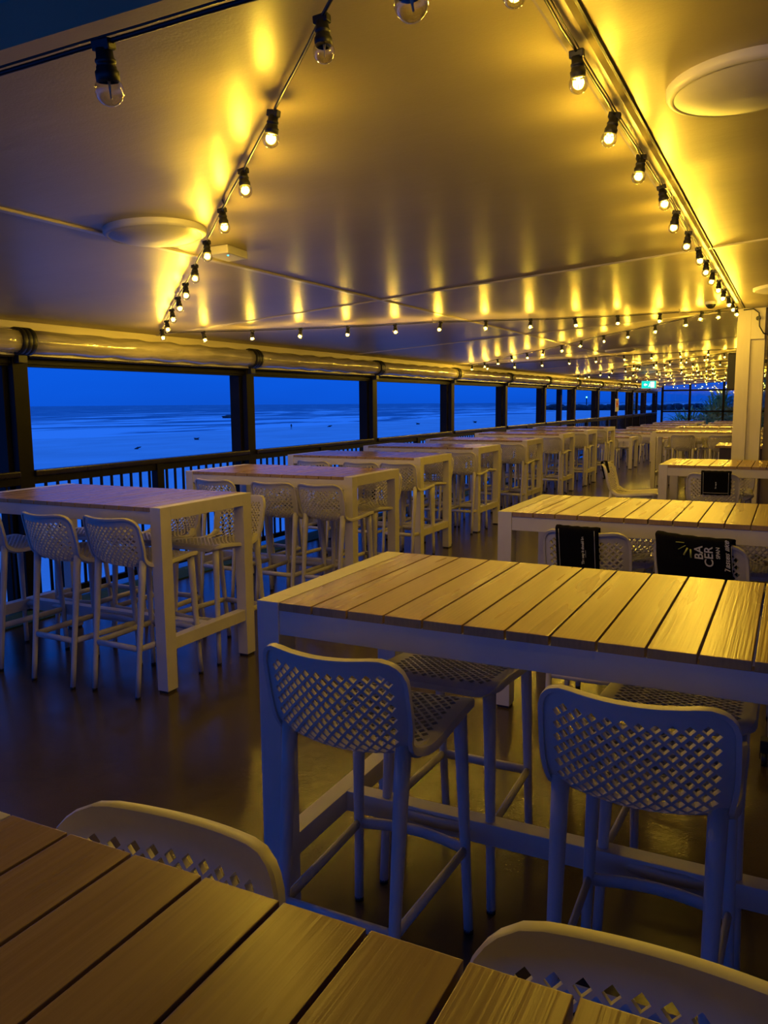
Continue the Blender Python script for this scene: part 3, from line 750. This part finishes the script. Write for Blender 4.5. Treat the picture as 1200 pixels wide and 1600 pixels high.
# exit sign
t = empty('exit_sign', (-3.62, 23.5, 1.93))
MB().box(-0.20, 0.20, -0.02, 0.02, 0, 0.22, 0.004).build('sign_body', M_white, t)
fce = MB().box(-0.19, 0.19, -0.025, -0.019, 0.012, 0.208).build('sign_face', M_exit, t)
mb = MB(); Y0, Y1 = -0.030, -0.024
mb.box(0.05, 0.15, Y0, Y1, 0.03, 0.19)                                    # doorway
mb.add([(-0.14, Y0, 0.11), (-0.09, Y0, 0.16), (-0.09, Y0, 0.13), (-0.04, Y0, 0.13), (-0.04, Y0, 0.09), (-0.09, Y0, 0.09), (-0.09, Y0, 0.06)], [(0, 1, 2, 3, 4, 5, 6)])
mb.tube([(0.0, Y0, 0.05), (0.02, Y0, 0.10), (0.03, Y0, 0.14)], 0.010, 6); mb.tube([(0.02, Y0, 0.10), (0.045, Y0, 0.06)], 0.009, 6); mb.tube([(0.005, Y0, 0.13), (0.05, Y0, 0.12)], 0.007, 6)
mb.lathe([(0.001, -0.014), (0.014, 0), (0.001, 0.014)], 10, c=(0.038, Y0, 0.168))
mb.build('sign_symbol', M_exitw, t)
MB().tube([(-0.15, 0, 0.22), (-0.15, 0, cz(-3.7) - 1.93)], 0.006, 6).tube([(0.15, 0, 0.22), (0.15, 0, cz(-3.5) - 1.93)], 0.006, 6).build('hanger', M_steel, t)
tagp(t, 'glowing green running man exit sign hanging at the far end', 'exit sign')

# column fittings
t = empty('junction_box', (-0.355, 8.93, 2.2))
MB().box(-0.065, 0.06, -0.03, 0.0, 0.0, 0.30, 0.003).build('cover_plate', M_column, t)
MB().tube([(-0.005, -0.03, 0.20), (-0.005, -0.075, 0.20)], [0.022, 0.018], 12).build('socket', M_black, t)
MB().tube([(-0.14, -0.04, 0.285), (-0.05, -0.045, 0.29), (0.0, -0.05, 0.25), (0.01, -0.06, 0.12), (0.05, -0.05, 0.05), (0.12, 0.1, 0.04)], 0.006, 8).build('cable', M_black, t)
tagp(t, 'cream box with black socket and cable high on the column', 'junction box')
t = empty('wall_speaker', (-0.66, 10.3, 1.72))
MB().box(-0.05, 0.06, -0.09, 0.09, 0, 0.42, 0.012).build('cabinet', M_black, t)
MB().box(0.06, 0.55, -0.02, 0.02, 0.3, 0.34).build('bracket', M_black, t)
tagp(t, 'black box speaker bracketed behind the left side of the column', 'speaker')
t = empty('service_counter', (-0.98, 12.4, 0))
MB().box(0.0, 0.69, 0, 0.9, 0.93, 0.965, 0.004).build('counter_top', M_board, t)
MB().box(0.06, 0.69, 0.05, 0.85, 0, 0.93, 0.004).build('body', noise_mat('dark_plum_panel', (0.03, 0.012, 0.015), (0.04, 0.018, 0.02), 5, 0.4), t)
tagp(t, 'dark bodied counter with plank top peeping out left of the column', 'counter')
# caster of a trolley at the right edge
t = empty('caster_stand', (-0.035, 3.80, 0))
MB().tube([(-0.012, 0, 0.032), (0.012, 0, 0.032)], 0.032, 18).build('wheel', M_black, t)
MB().box(-0.02, 0.02, -0.02, 0.02, 0.06, 0.085, 0.003).box(-0.02, -0.016, -0.012, 0.012, 0.03, 0.065).box(0.016, 0.02, -0.012, 0.012, 0.03, 0.065).box(-0.02, 0.22, -0.03, 0.03, 0.085, 0.12, 0.004).tube([(0.16, 0, 0.1), (0.16, 0, 1.0)], 0.018, 10).build('frame', M_black, t)
tagp(t, 'black swivel caster and foot of a stand at the right edge', 'stand')

# notice, glazed door frame beyond the railing and outer posts
for (x, y, l) in ((-6.3, 24.2, 'nearest'), (-6.3, 25.9, 'middle'), (-6.3, 29.5, 'farthest')):
    tagp(MB().box(x - 0.07, x + 0.07, y - 0.07, y + 0.07, -6, 2.3).build('outer_post', M_dark), 'dark post standing outside the railing, %s of three' % l, 'post', 'posts outside the railing')
t = empty('glass_door', (-5.40, 29.9, 0))
MB().box(0, 0.08, 0, 0.06, 0, 2.0).box(0, 0.08, 2.1, 2.2, 0, 2.0).box(0, 0.08, 0, 2.2, 1.93, 2.0).box(0, 0.08, 0, 2.2, 0, 0.12).build('door_frame', M_dark, t)
MB().box(0.03, 0.04, 0.06, 2.1, 0.12, 1.93).build('pane', M_pane, t)
tagp(t, 'dark framed glass door in the sea side wall near the far end', 'door')
t = empty('paper_notice', (-5.268, 27.40, 1.25))
MB().box(0, 0.012, 0, 0.55, 0, 0.42).build('sheet', M_paper, t)
MB().box(0.012, 0.014, 0.10, 0.24, 0.14, 0.36).box(0.012, 0.014, 0.33, 0.45, 0.14, 0.36).box(0.012, 0.014, 0.2, 0.36, 0.22, 0.27).build('print', M_red, t)
tagp(t, 'white paper notice with red marks on the far railing', 'notice')

# ------------------------------------------------------------------ the beach
GZ = -6.0
M_sand = noise_mat('damp_sand', (0.66, 0.62, 0.60), (0.80, 0.76, 0.74), 0.12, 0.75, 0.8, stretch=(1, 0.5, 1), bscale=1.2, dist=0.25)
def grid(name, x0, x1, y0, y1, nx, ny, zf, material):
    mb = MB(); vs = []; fs = []
    for i in range(nx + 1):
        for j in range(ny + 1):
            x = x0 + (x1 - x0) * i / nx; y = y0 + (y1 - y0) * j / ny; vs.append((x, y, zf(x, y)))
    for i in range(nx):
        for j in range(ny): a = i * (ny + 1) + j; fs.append((a, a + 1, a + ny + 2, a + ny + 1))
    mb.add(vs, fs, True); return mb.build(name, material)
def dune(x, y):
    return GZ + 0.004 * (x + 130) * 0.3 + 0.35 * math.exp(-((x + 14) / 9) ** 2) * (1 + 0.4 * math.sin(y * 0.31) + 0.3 * math.sin(y * 0.83 + x))
o = grid('ground_beach', -150, 120, -120, 700, 90, 120, dune, M_sand); o['kind'] = 'structure'; o['label'] = 'wide pale beach below the deck'
def sea_material():
    M = mat('surf_water', (0.004, 0.06, 0.14), 0.28, 0, 0.5); t, n, l, b = nodes(M)
    tcn = n.new('ShaderNodeTexCoord'); sp = n.new('ShaderNodeSeparateXYZ'); l(tcn.outputs['Object'], sp.inputs[0])
    # breaker lines run parallel to the shore, broken up by large noise
    mp = n.new('ShaderNodeMapping'); mp.inputs['Scale'].default_value = (0.032, 0.010, 1); l(tcn.outputs['Object'], mp.inputs[0])
    z = n.new('ShaderNodeTexNoise'); z.inputs['Scale'].default_value = 1.0; z.inputs['Detail'].default_value = 7; z.inputs['Roughness'].default_value = 0.62; z.inputs['Distortion'].default_value = 0.5
    l(mp.outputs[0], z.inputs['Vector'])
    zone = n.new('ShaderNodeMapRange'); zone.inputs['From Min'].default_value = -650; zone.inputs['From Max'].default_value = -150; zone.inputs['To Min'].default_value = -0.10; zone.inputs['To Max'].default_value = 0.055
    l(sp.outputs['X'], zone.inputs['Value'])
    ad = n.new('ShaderNodeMath'); ad.operation = 'ADD'; l(z.outputs['Fac'], ad.inputs[0]); l(zone.outputs[0], ad.inputs[1])
    r = n.new('ShaderNodeValToRGB'); r.color_ramp.elements[0].position = 0.47; r.color_ramp.elements[1].position = 0.55
    r.color_ramp.elements[0].color = (0, 0, 0, 1); r.color_ramp.elements[1].color = (1, 1, 1, 1); l(ad.outputs[0], r.inputs[0])
    mx = n.new('ShaderNodeMix'); mx.data_type = 'RGBA'; mx.inputs['A'].default_value = (0.003, 0.04, 0.10, 1); mx.inputs['B'].default_value = (0.85, 0.85, 0.85, 1)
    l(r.outputs[0], mx.inputs['Factor']); l(mx.outputs['Result'], b.inputs['Base Color'])
    rr = n.new('ShaderNodeMapRange'); rr.inputs['To Min'].default_value = 0.3; rr.inputs['To Max'].default_value = 0.9; l(r.outputs[0], rr.inputs['Value']); l(rr.outputs[0], b.inputs['Roughness'])
    w2 = n.new('ShaderNodeTexNoise'); w2.inputs['Scale'].default_value = 0.35; w2.inputs['Detail'].default_value = 5; mp3 = n.new('ShaderNodeMapping'); mp3.inputs['Scale'].default_value = (1, 0.3, 1); l(tcn.outputs['Object'], mp3.inputs[0]); l(mp3.outputs[0], w2.inputs['Vector'])
    bn = n.new('ShaderNodeBump'); bn.inputs['Strength'].default_value = 0.8; bn.inputs['Distance'].default_value = 0.4; l(w2.outputs['Fac'], bn.inputs['Height']); l(bn.outputs[0], b.inputs['Normal'])
    return M
def sea_z(x, y):
    d = -(x + 128)
    return GZ - 0.02 + 0.5 * math.exp(-((d - 60) / 12) ** 2) * (0.6 + 0.4 * math.sin(y * 0.02)) + 0.8 * math.exp(-((d - 140) / 16) ** 2) * (0.5 + 0.5 * math.sin(y * 0.013 + 1)) + 1.0 * math.exp(-((d - 260) / 20) ** 2) * (0.5 + 0.5 * math.sin(y * 0.009 + 2))
mb = MB(); vs = []; fs = []
xsn = [-128 - 6 * i for i in range(60)] + [-520, -700, -1000, -1600, -2600, -4500]
ysn = [-400 + 25 * j for j in range(60)] + [1300, 1700, 2300, 3200, 4500]
for x in xsn:
    for y in ysn: vs.append((x + (6 * math.sin(y * 0.021) + 4 * math.sin(y * 0.057) if x > -170 else 0), y, sea_z(x, y)))
for i in range(len(xsn) - 1):
    for j in range(len(ysn) - 1): a = i * len(ysn) + j; fs.append((a, a + len(ysn), a + len(ysn) + 1, a + 1))
mb.add(vs, fs, True); o = mb.build('sea', sea_material()); tagp(o, 'dark blue sea with pale lines of surf', 'sea', kind='stuff')
# rock breakwater
def rock_mesh(seed, name='rock'):
    rnd = random.Random(seed); bm = bmesh.new(); bmesh.ops.create_icosphere(bm, subdivisions=2, radius=1)
    for v in bm.verts: v.co *= 1 + rnd.uniform(-0.22, 0.22); v.co.z *= 0.6
    me = bpy.data.meshes.new(name); bm.to_mesh(me); bm.free(); me.materials.append(M_rock); return me
M_rock = noise_mat('wet_dark_rock', (0.02, 0.02, 0.022), (0.05, 0.05, 0.055), 2, 0.7, 0.4, bscale=3, dist=0.1)
mb = MB(); rnd = random.Random(3)
rk = [rock_mesh(s) for s in range(4)]
for i in range(240):
    u = i / 240; x = -186 + 130 * u + rnd.uniform(-2, 2); y = 672 - 22 * u + rnd.uniform(-3, 3); s = rnd.uniform(2.0, 4.0) ; me = rk[i % 4]
    zz_ = GZ + rnd.uniform(0, 3.0)
    mb.add([(x + v.co.x * s, y + v.co.y * s, zz_ + v.co.z * s) for v in me.vertices], [tuple(p.vertices) for p in me.polygons])
o = mb.build('breakwater', M_rock); tagp(o, 'long dark rock breakwater reaching into the sea on the horizon', 'breakwater', kind='stuff')
t = empty('beacon', (-150, 662, GZ + 4))
MB().tube([(0, 0, 0), (0, 0, 6)], 0.35, 8).build('mast', M_dark, t); MB().lathe([(0.01, 5.9), (0.55, 6.2), (0.55, 6.8), (0.01, 7.1)], 10).build('lantern', M_beacon, t)
tagp(t, 'tiny lit green beacon on the breakwater', 'beacon')
def driftwood(x, y, s, label, seed):
    rnd = random.Random(seed); mb = MB()
    for i in range(6):
        a = rnd.uniform(0, PI); l_ = rnd.uniform(0.8, 1.6) * s; d = Vector((math.cos(a), math.sin(a), rnd.uniform(0.05, 0.5))) * l_
        mb.tube([Vector((0, 0, 0.15 * s)) - d * 0.5, Vector((0.1 * s, 0, 0.3 * s)), Vector((0, 0, 0.2 * s)) + d * 0.6], [0.16 * s, 0.2 * s, 0.05 * s], 7)
    o = mb.build('driftwood', M_rock, None, (x, y, dune(x, y))); tagp(o, label, 'driftwood', 'driftwood on the beach')
k_ = (CAMH - GZ) / 5.61
driftwood(-73.8 * k_, 77.3 * k_, 0.75, 'dark driftwood heap on the sand, nearest, in the first full bay', 1)
driftwood(-84 * k_, 101 * k_, 0.8, 'dark driftwood heap further right on the sand in the first full bay', 2)
driftwood(-98 * k_, 166 * k_, 0.9, 'dark driftwood on the sand seen in the second bay', 3)
driftwood(-85 * k_, 188 * k_, 1.0, 'dark driftwood on the wet sand seen in the third bay', 4)
driftwood(-76 * k_, 205 * k_, 1.1, 'dark driftwood at the water line, farthest along the beach', 5)
o = link('rock', rk[1], None, (-196 * k_, 255 * k_, GZ + 0.5)); o.scale = (3.5, 3.5, 2.2); tagp(o, 'dark rock awash in the surf at the right of the first full bay', 'rock')
# tiny walker on the beach
t = empty('person', (-96.7 * k_, 147.6 * k_, GZ)); M_cloth = mat('dark_clothing', (0.02, 0.02, 0.03), 0.8); M_skin = mat('skin', (0.35, 0.2, 0.14), 0.6)
bm = bmesh.new()
jn = dict(pel=(0, 0, .95), che=(0, 0, 1.35), nek=(0, 0, 1.5), hed=(0, 0, 1.66), hl=(.1, 0, .9), kl=(.11, .08, .5), fl=(.12, 0, .05), tl=(.12, .15, .03), hr=(-.1, 0, .9), kr=(-.11, .02, .5), fr=(-.12, -.12, .05), tr=(-.12, .02, .03), sl=(.18, 0, 1.4), el=(.24, 0, 1.13), wl=(.25, .1, .9), sr=(-.18, 0, 1.4), er=(-.24, 0, 1.13), wr=(-.25, -.02, .88))
ids = {}; vsn = []
for k2, p in jn.items(): ids[k2] = len(vsn); vsn.append(p)
eds = [('pel', 'che'), ('che', 'nek'), ('nek', 'hed'), ('pel', 'hl'), ('hl', 'kl'), ('kl', 'fl'), ('fl', 'tl'), ('pel', 'hr'), ('hr', 'kr'), ('kr', 'fr'), ('fr', 'tr'), ('che', 'sl'), ('sl', 'el'), ('el', 'wl'), ('che', 'sr'), ('sr', 'er'), ('er', 'wr')]
me = bpy.data.meshes.new('body'); me.from_pydata(vsn, [(ids[a], ids[b]) for a, b in eds], []); me.materials.append(M_cloth)
bm.free(); o = link('body', me, t); o.modifiers.new('skin', 'SKIN'); o.modifiers.new('sub', 'SUBSURF')
rad = dict(pel=.15, che=.16, nek=.06, hed=.11, hl=.1, kl=.065, fl=.045, tl=.04, hr=.1, kr=.065, fr=.045, tr=.04, sl=.06, el=.045, wl=.035, sr=.06, er=.045, wr=.035)
if me.skin_vertices:
    for k2, i in ids.items(): me.skin_vertices[0].data[i].radius = (rad[k2], rad[k2] * 0.8)
    me.skin_vertices[0].data[ids['pel']].use_root = True
tagp(t, 'tiny distant person in dark clothing walking on the wet sand', 'person')

# ------------------------------------------------------------------ vegetation behind the glazed end
M_leaf = noise_mat('coastal_leaf', (0.22, 0.42, 0.16), (0.40, 0.62, 0.26), 5, 0.5)
M_stem = noise_mat('brown_stem', (0.08, 0.06, 0.04), (0.12, 0.09, 0.06), 8, 0.8)
def bush(x, y, r, h, n, label, seed):
    rnd = random.Random(seed); t = empty('coastal_shrub', (x, y, -1.1)); mb = MB()
    for i in range(n):
        a = rnd.uniform(0, 2 * PI); u = rnd.random() ** 0.5; bx, by = math.cos(a) * r * u, math.sin(a) * r * u
        bz = h * (1 - 0.75 * u * u) * rnd.uniform(0.25, 0.95); L_ = rnd.uniform(0.5, 1.0); el = rnd.uniform(0.3, 1.3)
        aa = a + rnd.uniform(-0.9, 0.9); d = Vector((math.cos(aa) * math.cos(el), math.sin(aa) * math.cos(el), math.sin(el))); sd = Vector((-math.sin(aa), math.cos(aa), 0)) * rnd.uniform(0.03, 0.06)
        p = Vector((bx, by, bz)); q1 = p + d * L_ * 0.5; q2 = p + d * L_ * 0.85 + Vector((0, 0, -0.12 * L_)); q3 = p + d * L_ * 1.1 + Vector((0, 0, -0.35 * L_))
        mb.add([p - sd, p + sd, q1 + sd * 1.2, q1 - sd * 1.2, q2 + sd, q2 - sd, q3], [(0, 1, 2, 3), (3, 2, 4, 5), (5, 4, 6)])
    mb.build('foliage', M_leaf, t)
    st = MB()
    for i in range(9):
        a = rnd.uniform(0, 2 * PI); st.tube([(0.2 * math.cos(a), 0.2 * math.sin(a), 0), (r * 0.4 * math.cos(a), r * 0.4 * math.sin(a), h * 0.4), (r * 0.6 * math.cos(a), r * 0.6 * math.sin(a), h * 0.7)], [0.06, 0.04, 0.015], 6)
    st.build('stem', M_stem, t); tagp(t, label, 'shrub', 'shrubs behind the glazed end')
bush(-3.1, 41.4, 1.0, 3.2, 1300, 'tall spiky green shrub behind the middle pane of the far glazing', 1)
bush(-1.3, 40.6, 1.45, 4.3, 2600, 'tallest spiky green shrub behind the far glazing beside the column', 2)
bush(-4.6, 41.8, 0.8, 2.2, 500, 'low spiky shrub behind the left far pane', 3)
bush(1.4, 41.2, 1.5, 3.9, 900, 'spiky green shrub hidden mostly by the column', 4)
o = grid('ground_dune', -14, 14, YEND + 0.4, YEND + 30, 10, 10, lambda x, y: -1.0 - 0.02 * (y - YEND), M_sand); o['kind'] = 'structure'; o['label'] = 'sandy bank behind the glazed end'
